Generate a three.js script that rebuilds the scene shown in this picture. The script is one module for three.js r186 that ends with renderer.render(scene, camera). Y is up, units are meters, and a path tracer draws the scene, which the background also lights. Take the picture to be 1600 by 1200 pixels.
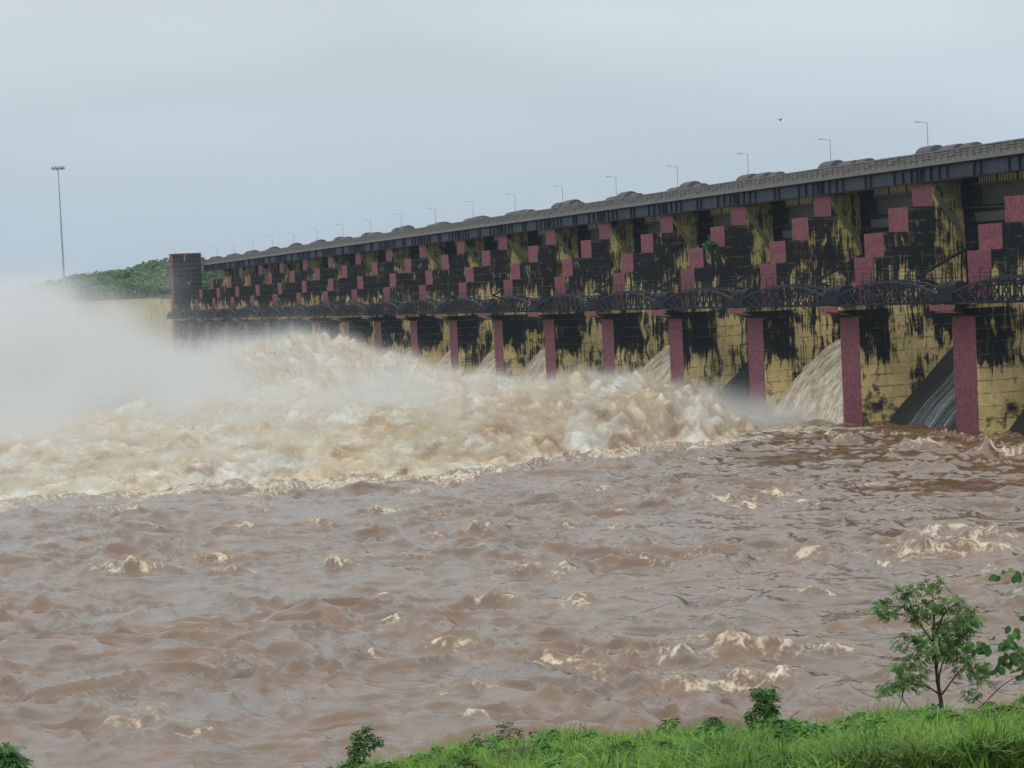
import * as THREE from 'three';
import { mergeGeometries } from 'three/addons/utils/BufferGeometryUtils.js';
import { createNoise2D, createNoise3D } from 'simplex-noise';

// ------------------------------------------------------------------ camera, sky, sun, exposure
const scene = new THREE.Scene();
const YAW = 1.22540387;
const camera = new THREE.PerspectiveCamera(20.79, 4 / 3, 0.5, 6000);
camera.position.set(146.868, 12.823, 90.829);
camera.rotation.set(-0.0437118, YAW, -0.0456316, 'YXZ');
const renderer = new THREE.WebGLRenderer({ antialias: true });
renderer.toneMapping = THREE.LinearToneMapping;
renderer.toneMappingExposure = 1.06;
renderer.shadowMap.enabled = true;

function mulberry(a) { return () => { a |= 0; a = a + 0x6D2B79F5 | 0; let t = Math.imul(a ^ a >>> 15, 1 | a); t = t + Math.imul(t ^ t >>> 7, 61 | t) ^ t; return ((t ^ t >>> 14) >>> 0) / 4294967296; }; }
const rnd = mulberry(7);
const rr = (a, b) => a + (b - a) * rnd();
const n2 = createNoise2D(mulberry(11)), n2b = createNoise2D(mulberry(23)), n3 = createNoise3D(mulberry(31));
const fbm = (x, y, o = 4) => { let s = 0, a = 0.5, f = 1; for (let i = 0; i < o; i++) { s += a * n2(x * f + i * 17.3, y * f - i * 9.1); a *= 0.5; f *= 2.03; } return s; };
const clamp = (x, a = 0, b = 1) => Math.min(b, Math.max(a, x));
const sstep = (a, b, x) => { const t = clamp((x - a) / (b - a)); return t * t * (3 - 2 * t); };
const lerp = (a, b, t) => a + (b - a) * t;

{ // an evenly overcast monsoon sky: darker and bluer at the horizon, brighter overhead
  const W = 1024, H = 512, d = new Float32Array(W * H * 4);
  for (let j = 0; j < H; j++) {
    const el = ((j + 0.5) / H - 0.5) * Math.PI, s = Math.max(0, Math.sin(el)), L = 1 + 2 * s;
    for (let i = 0; i < W; i++) {
      const az = (i / W) * Math.PI * 2, cx = Math.cos(az) * Math.cos(el), cz = Math.sin(az) * Math.cos(el), y = Math.max(Math.sin(el), 0.0);
      const c = 1 + 0.085 * (n3(cx * 2.2, y * 9, cz * 2.2) + 0.6 * n3(cx * 5 + 4, y * 22, cz * 5)) * sstep(0, 0.08, y);
      const g = clamp(s / 0.16), k = (j * W + i) * 4;
      d[k] = lerp(0.435, 0.44, g) * L * c; d[k + 1] = lerp(0.53, 0.495, g) * L * c; d[k + 2] = lerp(0.61, 0.52, g) * L * c; d[k + 3] = 1;
    }
  }
  const sky = new THREE.DataTexture(d, W, H, THREE.RGBAFormat, THREE.FloatType);
  sky.mapping = THREE.EquirectangularReflectionMapping; sky.magFilter = THREE.LinearFilter; sky.needsUpdate = true;
  scene.background = sky; scene.environment = sky;
}
const sun = new THREE.DirectionalLight(0xfff4e6, 1.2);
sun.position.set(170, 190, 150); sun.target.position.set(-60, 0, 20);
sun.castShadow = true; sun.shadow.radius = 60; sun.shadow.mapSize.set(2048, 2048);
Object.assign(sun.shadow.camera, { left: -320, right: 320, top: 260, bottom: -260, near: 1, far: 900 });
scene.add(sun, sun.target);
scene.fog = new THREE.FogExp2(0xb9c6d6, 0.00012);

// ------------------------------------------------------------------ helpers
const taken = {};
function named(o, name) { const k = taken[name] = (taken[name] ?? -1) + 1; o.name = k ? name + '_' + String(k).padStart(3, '0') : name; return o; }
function top(o, name, label, category, group, kind) {
  named(o, name); scene.add(o);
  if (label) o.userData.label = label;
  if (category) o.userData.category = category;
  if (group) o.userData.group = group;
  if (kind) o.userData.kind = kind;
  return o;
}
function part(geo, mat, name, parent) { const m = new THREE.Mesh(geo, mat); m.name = name; m.castShadow = m.receiveShadow = true; parent.add(m); return m; }
const std = (rgb, rough = 0.9, extra = {}) => new THREE.MeshStandardMaterial({ color: new THREE.Color().setRGB(...rgb), roughness: rough, ...extra });
const phy = (rgb, rough = 0.9, extra = {}) => new THREE.MeshPhysicalMaterial({ color: new THREE.Color().setRGB(...rgb), roughness: rough, ...extra });
const ORD = ['zeroth', 'first', 'second', 'third', 'fourth', 'fifth', 'sixth', 'seventh', 'eighth', 'ninth', 'tenth', 'eleventh', 'twelfth', 'thirteenth', 'fourteenth', 'fifteenth', 'sixteenth', 'seventeenth', 'eighteenth', 'nineteenth', 'twentieth'];
// a box whose uv are metres: x/y faces for the front, z/y for the sides
function boxGeo(x0, x1, y0, y1, z0, z1, grouped) {
  const g = new THREE.BoxGeometry(x1 - x0, y1 - y0, z1 - z0); g.translate((x0 + x1) / 2, (y0 + y1) / 2, (z0 + z1) / 2);
  const p = g.attributes.position, n = g.attributes.normal, uv = g.attributes.uv;
  for (let i = 0; i < p.count; i++) {
    if (Math.abs(n.getX(i)) > 0.5) uv.setXY(i, -p.getZ(i), p.getY(i)); else if (Math.abs(n.getZ(i)) > 0.5) uv.setXY(i, p.getX(i), p.getY(i)); else uv.setXY(i, p.getX(i), -p.getZ(i));
  }
  if (!grouped) g.clearGroups();
  return g;
}
const unitBox = new THREE.BoxGeometry(1, 1, 1), unitRod = new THREE.CylinderGeometry(0.5, 0.5, 1, 8);
const UP = new THREE.Vector3(0, 1, 0), va = new THREE.Vector3(), vb = new THREE.Vector3();
function bar(a, b, t, mat, name, parent, geo = unitBox, t2 = t) {
  const m = part(geo, mat, name, parent);
  va.set(...a); vb.set(...b);
  m.position.copy(va).add(vb).multiplyScalar(0.5);
  const len = va.distanceTo(vb); vb.sub(va).normalize();
  m.quaternion.setFromUnitVectors(UP, vb); m.scale.set(t, len, t2);
  return m;
}
function dataTex(W, H, fn, srgb = true) {
  const d = new Uint8Array(W * H * 4), o = [0, 0, 0, 255];
  for (let j = 0; j < H; j++) for (let i = 0; i < W; i++) { o[3] = 255; fn(i, j, o); const k = (j * W + i) * 4; d[k] = o[0]; d[k + 1] = o[1]; d[k + 2] = o[2]; d[k + 3] = o[3]; }
  const t = new THREE.DataTexture(d, W, H); t.wrapS = t.wrapT = THREE.RepeatWrapping; t.magFilter = THREE.LinearFilter; if (srgb) t.colorSpace = THREE.SRGBColorSpace; t.needsUpdate = true;
  return t;
}
const s255 = (c) => 255 * (c <= 0.0031308 ? 12.92 * c : 1.055 * Math.pow(c, 1 / 2.4) - 0.055);
const tileNoise = (W, per) => (i, j, f, o) => { // seamless noise on a torus
  const a = (i / W) * 2 * Math.PI, b = (j / W) * 2 * Math.PI; let s = 0, am = 0.5, q = f;
  for (let k = 0; k < o; k++) { s += am * n3(Math.cos(a) * q + k * 5, Math.sin(a) * q + Math.cos(b) * q, Math.sin(b) * q + k * 3.7); am *= 0.5; q *= 2; }
  return s;
};

// ------------------------------------------------------------------ the river
const S = 18.6, PW = 3.382, D = [0, 1.654, 2.752, 5.305, 7.84];
const breakers = [[39.8, 55.1, 3], [25.2, 55.9, 2], [13.6, 50.2, 1.5], [10.9, 46.9, 1.5], [34.8, 44.9, 1.2], [50.2, 49.1, 1.5], [39.2, 49.6, 1.2], [42.4, 69.8, 2], [46.2, 69.3, 1.5], [43.7, 74.2, 3], [56.9, 57.9, 2.5], [27.2, 64.4, 1.5], [27.8, 60.5, 1.5], [83.4, 79.1, 1.6], [81.8, 69.4, 1.4], [65.6, 67, 1], [32.8, 37, 2], [38.2, 37.6, 1.5], [35.4, 34.5, 2], [38.7, 34.7, 1.5], [59.3, 45, 2], [61.8, 41, 3], [57.9, 36.5, 3], [60, 35.7, 3], [80.9, 59, 2], [70, 50.4, 1.5], [85.1, 62.4, 1.5], [85.8, 60.4, 1.5], [42, 75.5, 2], [10.4, 9.4, 3], [19.8, 8.9, 3], [0.2, 9.7, 2], [12, 8.2, 2]];
{ const r = mulberry(321); for (let k = 0; k < 34; k++) breakers.push([6 + 82 * r(), 18 + 64 * r(), 0.6 + 0.9 * r()]); for (const q of [[80.2, 61, 0.9], [81.4, 57.2, 1], [82.3, 55.8, 0.9], [79.6, 62.4, 0.8], [63.5, 38.6, 1.6], [66, 37.2, 1.5], [64, 43.4, 1.4]]) breakers.push(q); }
const waves = [];
{ const r = mulberry(99);
  for (let i = 0; i < 17; i++) {
    const L = 6.8 * Math.pow(0.882, i) * (0.9 + 0.2 * r()), a = YAW + Math.PI / 2 + 1.9 + (r() - 0.5) * 2.3, k = 2 * Math.PI / L;
    waves.push([Math.cos(a) * k, Math.sin(a) * k, r() * 7, 0.0134 * L]);
  } }
function waveH(x, z) {
  const wx = x + 2.2 * n2(x * 0.07, z * 0.07) + 0.7 * n2(x * 0.21 + 9, z * 0.21), wz = z + 2.2 * n2b(x * 0.07, z * 0.07) + 0.7 * n2b(x * 0.21 + 9, z * 0.21);
  let h = 0; for (const [kx, kz, ph, A] of waves) { const s = Math.sin(kx * wx + kz * wz + ph); h += A * (2 * Math.exp(1.4 * (s - 1)) - 0.8); }
  const rough = 0.9 + 0.6 * n2(x * 0.035 + 3, z * 0.035);
  const r1 = 1 - Math.abs(n2(wx * 0.3, wz * 0.3 + 40)), r2 = 1 - Math.abs(n2b(wx * 0.62 + 7, wz * 0.62));
  h = h * rough + 0.22 * Math.pow(r1, 5) * rough + 0.05 * Math.pow(r2, 4) + 0.018 * n2(wx * 1.7, wz * 1.7);
  for (const [bx, bz, s] of breakers) {
    const dx = x - bx, dz = z - bz; if (Math.abs(dx) > 6 || Math.abs(dz) > 6) continue;
    const al = dx * 0.34 - dz * 0.94, ac = -dx * 0.94 - dz * 0.34; // along the crest, across it
    h += 0.23 * s * Math.exp(-(al * al) / (s * s * 0.7)) * Math.exp(-ac * ac / (0.28 * s)) * (1 + 0.5 * n2(al * 1.2, bz));
  }
  return h - 0.25;
}
function axis(list) { const o = []; for (const [a, b, d] of list) { const n = Math.max(1, Math.round((b - a) / d)); for (let i = 0; i < n; i++) o.push(a + (b - a) * i / n); } o.push(list[list.length - 1][1]); return o; }
function sheet(xs, zs, fn, colors) {
  const nx = xs.length, nz = zs.length, p = new Float32Array(nx * nz * 3), uv = new Float32Array(nx * nz * 2), col = colors ? new Float32Array(nx * nz * 3) : null, o = [0, 0, 0, 1, 1, 1];
  let k = 0;
  for (let j = 0; j < nz; j++) for (let i = 0; i < nx; i++, k++) { fn(xs[i], zs[j], o); p[k * 3] = o[0]; p[k * 3 + 1] = o[1]; p[k * 3 + 2] = o[2]; uv[k * 2] = xs[i]; uv[k * 2 + 1] = zs[j]; if (col) { col[k * 3] = o[3]; col[k * 3 + 1] = o[4]; col[k * 3 + 2] = o[5]; } }
  const ix = new Uint32Array((nx - 1) * (nz - 1) * 6); k = 0;
  for (let j = 0; j < nz - 1; j++) for (let i = 0; i < nx - 1; i++) { const a = j * nx + i, b = a + 1, c = a + nx, d = c + 1; ix[k++] = a; ix[k++] = c; ix[k++] = b; ix[k++] = b; ix[k++] = c; ix[k++] = d; }
  const g = new THREE.BufferGeometry();
  g.setAttribute('position', new THREE.BufferAttribute(p, 3)); g.setAttribute('uv', new THREE.BufferAttribute(uv, 2)); if (col) g.setAttribute('color', new THREE.BufferAttribute(col, 3));
  g.setIndex(new THREE.BufferAttribute(ix, 1)); g.computeVertexNormals();
  return g;
}
const edgeX = (z) => (z < 17 ? lerp(-26, -9.5, clamp(z / 17)) : z < 46 ? lerp(-9.5, 1.5, (z - 17) / 29) : lerp(1.5, -4, clamp((z - 46) / 30))) + 2.6 * n2(z * 0.11, 3) + 1.6 * n2(z * 0.33, 8) + 0.6 * n2(z * 0.9, 5);
// river: colour and gloss maps over its near part (foam lace and silt streaks lie where the water breaks)
const FX0 = -24, FX1 = 116, FZ0 = -6, FZ1 = 110, FW = 1792, FH = 1536;
const glossData = new Uint8Array(FW * FH * 4);
const riverMap = dataTex(FW, FH, (i, j, o) => {
  const x = FX0 + (FX1 - FX0) * i / FW, z = FZ0 + (FZ1 - FZ0) * j / FH;
  const wx = x + 1.2 * n2(x * 0.25, z * 0.25), wz = z + 1.2 * n2b(x * 0.25, z * 0.25);
  const lace = 1 - Math.abs(n2(wx * 0.9, wz * 0.9)) * 1.5, lace2 = 1 - Math.abs(n2b(wx * 1.9, wz * 1.9)) * 1.3;
  let m = 0;
  const patch = n2(x * 0.09 + 20, z * 0.09) + 0.5 * n2b(x * 0.22, z * 0.22 + 5);
  const nearDam = sstep(16, 3, z) * sstep(-20, -8, x);
  m += sstep(0.55, 1.05, patch) * 0.8 + nearDam * sstep(-0.3, 0.5, patch) * 0.95;
  const e = edgeX(z); m += sstep(e + 10, e - 1, x) * 1.3 + sstep(e + 22, e - 2, x) * sstep(-0.15, 0.6, patch + 0.35 * n2(x * 0.4, z * 0.4)) * 1.2;
  for (const [bx, bz, s] of breakers) {
    const dx = x - bx, dz = z - bz; if (Math.abs(dx) > 7 || Math.abs(dz) > 7) continue;
    const al = dx * 0.34 - dz * 0.94, ac = -dx * 0.94 - dz * 0.34 + 0.5 * n2(al, bx);
    const br1 = 0.55 + 0.75 * n2b(al * 0.9 + bx, bz); m += 2.2 * br1 * Math.exp(-al * al / (s * s * 0.5)) * Math.exp(-Math.pow(ac + 0.06 * s, 2) / (0.05 * s)) + 0.62 * Math.exp(-al * al / (s * s * 1.8)) * Math.exp(-Math.pow(ac + 0.3 * s, 2) / (s * 0.5));
  }
  const grit = n2(x * 5.5, z * 5.5), f = clamp(sstep(0.3, 0.92, m * (0.24 + 0.72 * lace * lace2 + 0.3 * grit)));
  const silt = 0.5 + 0.5 * n2(wx * 0.11, wz * 0.3), s2 = n2b(wx * 0.7, wz * 0.7);
  const br = [lerp(0.115, 0.165, silt) + 0.014 * s2, lerp(0.06, 0.088, silt) + 0.008 * s2, lerp(0.029, 0.044, silt) + 0.005 * s2], tan = 0.5 + 0.5 * n2(wx * 0.5, wz * 0.5 + 3);
  const fo = [lerp(0.5, 0.66, tan), lerp(0.4, 0.59, tan), lerp(0.28, 0.48, tan)];
  for (let c = 0; c < 3; c++) o[c] = s255(lerp(br[c], fo[c], f * 0.92));
  const k = (j * FW + i) * 4; glossData[k] = 0; glossData[k + 1] = lerp(13, 235, f); glossData[k + 2] = 0; glossData[k + 3] = lerp(255, 60, f);
});
riverMap.wrapS = riverMap.wrapT = THREE.ClampToEdgeWrapping;
const glossMap = new THREE.DataTexture(glossData, FW, FH); glossMap.magFilter = THREE.LinearFilter; glossMap.wrapS = glossMap.wrapT = THREE.ClampToEdgeWrapping; glossMap.needsUpdate = true;
for (const t of [riverMap, glossMap]) { t.repeat.set(1 / (FX1 - FX0), 1 / (FZ1 - FZ0)); t.offset.set(-FX0 / (FX1 - FX0), -FZ0 / (FZ1 - FZ0)); }
const tn = tileNoise(1024);
const rippleMap = dataTex(1024, 1024, (i, j, o) => { const a = tn(i, j, 7, 4), b = tn(i + 200, j + 77, 14, 3); o[0] = o[1] = o[2] = clamp(128 + 150 * (0.6 * (0.4 - Math.abs(a)) + 0.5 * b), 0, 255); }, false);
rippleMap.repeat.set(1 / 13, 1 / 9); rippleMap.rotation = 0.5;
const riverMat = phy([1, 1, 1], 1, { map: riverMap, roughnessMap: glossMap, specularIntensityMap: glossMap, ior: 1.58, bumpMap: rippleMap, bumpScale: 0.024 });
{
  const xs = axis([[-420, -120, 12], [-120, -30, 2], [-30, 20, 0.32], [20, 60, 0.24], [60, 96, 0.17], [96, 118, 0.5]]), zs = axis([[-14, 0, 0.7], [0, 24, 0.3], [24, 92, 0.21], [92, 130, 1.2], [130, 420, 20]]);
  const g = sheet(xs, zs, (x, z, o) => { const far = sstep(-150, -60, x) * sstep(130, 95, z); o[0] = x; o[2] = z; o[1] = waveH(x, z) * (0.15 + 0.85 * far); });
  const river = top(new THREE.Mesh(g, riverMat), 'river', 'muddy brown choppy river water below the dam', 'water', null, 'structure'); river.receiveShadow = true;
}
// ------------------------------------------------------------------ the boiling white water below the open gates
const plumes = [[-15, 20, 7, 7, 2.8], [-22, 20, 8, 8, 3.9], [-32, 20, 8, 8, 4.2], [-44, 20, 9, 8, 3.2], [-58, 20, 9, 8, 3.1], [-70, 20, 9, 8, 3.6], [-81, 25, 8, 9, 5.6], [-94, 26, 10, 10, 7.0], [-110, 26, 11, 10, 7.8], [-126, 26, 11, 10, 7.0], [-140, 26, 10, 10, 5.9], [-158, 26, 11, 10, 4.4], [-176, 26, 12, 10, 3.2], [-205, 26, 20, 12, 2.6],
  [-6, 29, 4.5, 4, 1.8], [-14, 34, 5, 4.5, 1.9], [-22, 30, 5, 5, 2.4], [-30, 38, 6, 5, 1.7], [-44, 36, 7, 6, 2.2], [-20, 48, 7, 6, 1.2], [-40, 52, 9, 7, 1.6], [-62, 44, 9, 8, 2.6], [-80, 50, 10, 8, 2.0], [-12, 60, 7, 6, 0.9], [-40, 66, 8, 7, 1.1], [-60, 60, 9, 7, 1.4]];
function plume(x, z) { let P = 0; for (const [cx, cz, sx, sz, h] of plumes) { const a = (x - cx) / sx, b = (z - cz) / sz, d = a * a + b * b; if (d < 9) { const v = h * Math.exp(-d * 0.7); P += v * v * v * v; } } return Math.sqrt(Math.sqrt(P)); }
const bl = (x, z, f, k) => Math.abs(n3(x * f, z * f, k));
function foam(x, z, o) {
  const P = plume(x, z), gx = (plume(x + 0.7, z) - P) / 0.7, gz = (plume(x, z + 0.7) - P) / 0.7, il = 1 / Math.hypot(gx, 1, gz), e = edgeX(z) + (2.4 * n2(x * 0.28, z * 0.28) + 1.2 * n2b(x * 0.7, z * 0.7)) / (1 + 1.5 * P);
  const m = sstep(e + 0.8, e - 5 - 1.2 * P, x) * sstep(88, 70, z) * sstep(3, 8, z), big = 0.36 + 0.36 * Math.pow(P, 0.8);
  const b = 0.75 * bl(x, z, 0.13, 1) + 0.55 * bl(x, z, 0.31, 5) + 0.34 * bl(x, z, 0.7, 9) + 0.2 * bl(x, z, 1.5, 13) + 0.11 * bl(x, z, 2.9, 17);
  const d = m * big * 1.45 * (b - 0.58);
  o[0] = x - d * gx * il + m * 0.25 * n3(x * 0.5, z * 0.5, 50); o[1] = -0.9 + m * (0.95 + P * (0.9 + 0.16 * n2(x * 0.13, z * 0.13))) + d * il; o[2] = z - d * gz * il + m * 0.25 * n3(x * 0.5, z * 0.5, 60);
  const t = clamp(0.5 + 0.75 * n3(x * 0.1, z * 0.1, 70) + 0.35 * n3(x * 0.45, z * 0.45, 74)), fine = 0.6 * n3(x * 2.3, z * 2.3, 80), fine2 = n3(x * 1.1, z * 1.1, 84);
  const brown = sstep(0.02, 0.6, 0.7 * n3(x * 0.2 + 5, z * 0.2, 90) + 0.4 * fine2 + 0.3 * fine) * (0.35 + 0.65 * sstep(0, 30, x + 60));
  for (let c = 0; c < 3; c++) o[3 + c] = lerp(lerp([0.63, 0.52, 0.385][c], [0.67, 0.635, 0.58][c], t), [0.4, 0.27, 0.165][c], brown * 0.82) * (1 + 0.15 * fine);
}
const foamTN = tileNoise(512), foamBump = dataTex(512, 512, (i, j, o) => { const a = foamTN(i, j, 5, 5), b = foamTN(i + 77, j + 13, 11, 3); o[0] = o[1] = o[2] = clamp(60 + 420 * Math.abs(a) + 120 * b, 0, 255); }, false); foamBump.repeat.set(1 / 4.3, 1 / 3.7);
const foamMat = std([1, 1, 1], 1, { vertexColors: true, bumpMap: foamBump, bumpScale: 0.05 });
{
  const xs = axis([[-262, -175, 1], [-175, -85, 0.42], [-85, -40, 0.28], [-40, 7, 0.18]]), zs = axis([[3, 60, 0.17], [60, 90, 0.3]]);
  const w = top(new THREE.Mesh(sheet(xs, zs, foam, true), foamMat), 'whitewater', 'boiling cream white water surging below the open gates', 'white water', null, 'stuff'); w.castShadow = w.receiveShadow = true;
}
// droplet clusters: spray flung off the crests and the mist that drifts away from it
function dropletCluster(n, r, seed, flat = 1) {
  const R = mulberry(seed), p = new Float32Array(n * 12), ix = new Uint32Array(n * 12), v = new THREE.Vector3(), q = new THREE.Quaternion(), t = [[1, 1, 1], [-1, -1, 1], [-1, 1, -1], [1, -1, -1]];
  for (let i = 0; i < n; i++) {
    const g = () => (R() + R() + R() - 1.5) / 0.75, cx = g() * 0.5, cy = g() * 0.5 * flat, cz = g() * 0.5, s = r * (0.5 + R()) / 1.73;
    q.set(R() - 0.5, R() - 0.5, R() - 0.5, R() - 0.5).normalize();
    t.forEach((a, k) => { v.set(...a).multiplyScalar(s).applyQuaternion(q); p[i * 12 + k * 3] = v.x + cx; p[i * 12 + k * 3 + 1] = v.y + cy; p[i * 12 + k * 3 + 2] = v.z + cz; });
    ix.set([0, 1, 2, 0, 3, 1, 0, 2, 3, 1, 3, 2].map((k) => k + i * 4), i * 12);
  }
  const g = new THREE.BufferGeometry(); g.setAttribute('position', new THREE.BufferAttribute(p, 3)); g.setIndex(new THREE.BufferAttribute(ix, 1)); g.computeVertexNormals();
  return g;
}
const dropMat = phy([0.995, 0.995, 0.995], 1, { transmission: 1, thickness: 0, specularIntensity: 0, side: THREE.DoubleSide });
const sprayMat = phy([1, 1, 1], 1, { transmission: 0.9, thickness: 0, specularIntensity: 0, side: THREE.DoubleSide });
const dm = new THREE.Object3D();
const tint = new THREE.Color();
function scatter(geo, mat, list, name, label, category, colors) {
  const im = new THREE.InstancedMesh(geo, mat, list.length);
  list.forEach(([x, y, z, sx, sy], i) => { dm.position.set(x, y, z); dm.rotation.set(rnd() * 6, rnd() * 6, rnd() * 6); if (sy !== undefined) dm.rotation.set(0, rnd() * 6, 0); dm.scale.set(sx, sy ?? sx, sx); dm.updateMatrix(); im.setMatrixAt(i, dm.matrix); if (colors) im.setColorAt(i, tint.setRGB(...colors[i])); });
  im.castShadow = im.receiveShadow = true;
  return top(im, name, label, category, null, 'stuff');
}
{
  const o = [0, 0, 0, 0, 0, 0], spray = [], mist = [];
  const froth = [], frothC = [], sprayC = [];
  for (let k = 0; k < 90000 && froth.length < 19000; k++) { // torn froth lying on the whole of the white water
    const near = rnd() < 0.75, x = near ? 4 - 79 * Math.pow(rnd(), 1.25) : rr(-190, -75), z = rr(6, 80); foam(x, z, o); if (o[1] < -0.2) continue;
    const v = rr(0.8, 1.2), w = rnd() < 0.45 ? rr(0.3, 1) : 0.1; froth.push([o[0], o[1] + rr(-0.16, 0.1), o[2], near ? rr(0.35, 1.0) : rr(0.6, 1.5)]); frothC.push([o[3], o[4], o[5]].map((c, j) => Math.min(0.95, lerp(c * v * 1.55, [0.93, 0.9, 0.86][j], w))));
  }
  for (let k = 0; k < 4200; k++) { const x = rr(-34, -4), z = rr(10, 42); foam(x, z, o); if (o[1] < 0) continue; const w = rnd() < 0.5 ? rr(0.2, 1) : 0, v = rr(0.7, 1.2); froth.push([o[0], o[1] + rr(-0.12, 0.12), o[2], rr(0.3, 0.95)]); frothC.push([o[3], o[4], o[5]].map((c, j) => Math.min(0.95, lerp(c * v * 1.4, [0.93, 0.9, 0.86][j], w)))); }
  scatter(dropletCluster(260, 0.026, 15), sprayMat, froth, 'froth', 'torn cream and tan froth heaped on the white water', 'froth', frothC);
  for (let k = 0; k < 140000 && spray.length < 5600; k++) {
    const x = rr(-190, 0), z = rr(8, 70); foam(x, z, o);
    const up = o[1]; if (up < 0.4) continue;
    if (rnd() > clamp(0.16 + up * 0.12)) continue;
    spray.push([o[0], up + rr(-0.35, 0.45) * (0.6 + up * 0.08), o[2], rr(0.9, 2.5)]); const v = rr(0, 1); sprayC.push([lerp(0.93, 0.98, v), lerp(0.87, 0.97, v), lerp(0.79, 0.95, v)]);
  }
  for (const [bx, bz, s] of breakers) for (let k = 0; k < 5 * s; k++) { const al = rr(-0.6, 0.6) * s, bk = rr(-0.1, 0.25) * s; spray.push([bx + al * 0.34 + bk * 0.94, waveH(bx + al * 0.34, bz - al * 0.94) + rr(-0.1, 0.06) * s * 0.6, bz - al * 0.94 + bk * 0.34, rr(0.25, 0.6)]); sprayC.push([0.9, 0.82, 0.7]); }
  scatter(dropletCluster(2200, 0.0055, 5), sprayMat, spray, 'spray', 'ragged cream spray flung off the breaking crests', 'spray', sprayC);
  // [centre, half extents, clusters]
  const banks = [[-128, 6, 62, 40, 8, 14, 2200], [-160, 8, 53, 45, 8, 12, 2000], [-190, 13, 56, 40, 6, 12, 1300], [-105, 3, 52, 26, 3.5, 12, 700], [-215, 10, 84, 45, 8, 18, 600], [-60, 1.5, 44, 24, 2.2, 10, 260], [-165, 4, 42, 40, 4, 10, 420],
    [-34, 0.9, 6, 11, 2.0, 4, 420], [-54, 1.0, 6, 10, 1.6, 4, 130], [-24, 0.4, 5, 7, 1.1, 4, 200], [-85, 1.5, 66, 30, 2.4, 12, 460], [-55, 0.9, 62, 26, 1.4, 12, 170], [-150, 5, 24, 45, 3.5, 9, 420], [-110, 4, 40, 30, 3, 8, 300], [-62, 2.2, 30, 22, 2, 7, 160]];
  const R = () => (rnd() + rnd() + rnd() - 1.5) / 0.75;
  for (const [cx, cy, cz, ex, ey, ez, n] of banks) for (let k = 0; k < n; k++) {
    const x = cx + R() * ex * 0.8, z = cz + R() * ez * 0.8, y = cy + R() * ey * 0.7, d = n3(x * 0.06, y * 0.12, z * 0.06) + 0.4 * n3(x * 0.17, y * 0.3, z * 0.17);
    if (y < -0.5 || rnd() > 0.58 + 1.1 * d) continue;
    mist.push([x, y, z, ex < 13 ? rr(1.6, 3.2) : rr(3.2, 6.5)]);
  }
  scatter(dropletCluster(10000, 0.00165, 9), dropMat, mist, 'mist', 'pale drifting mist over the white water', 'mist');
}

// ------------------------------------------------------------------ the dam: materials
const grainTN = tileNoise(512);
const concreteBump = dataTex(512, 512, (i, j, o) => { o[0] = o[1] = o[2] = clamp(128 + 140 * grainTN(i, j, 6, 5), 0, 255); }, false); concreteBump.repeat.set(0.4, 0.4);
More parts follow.
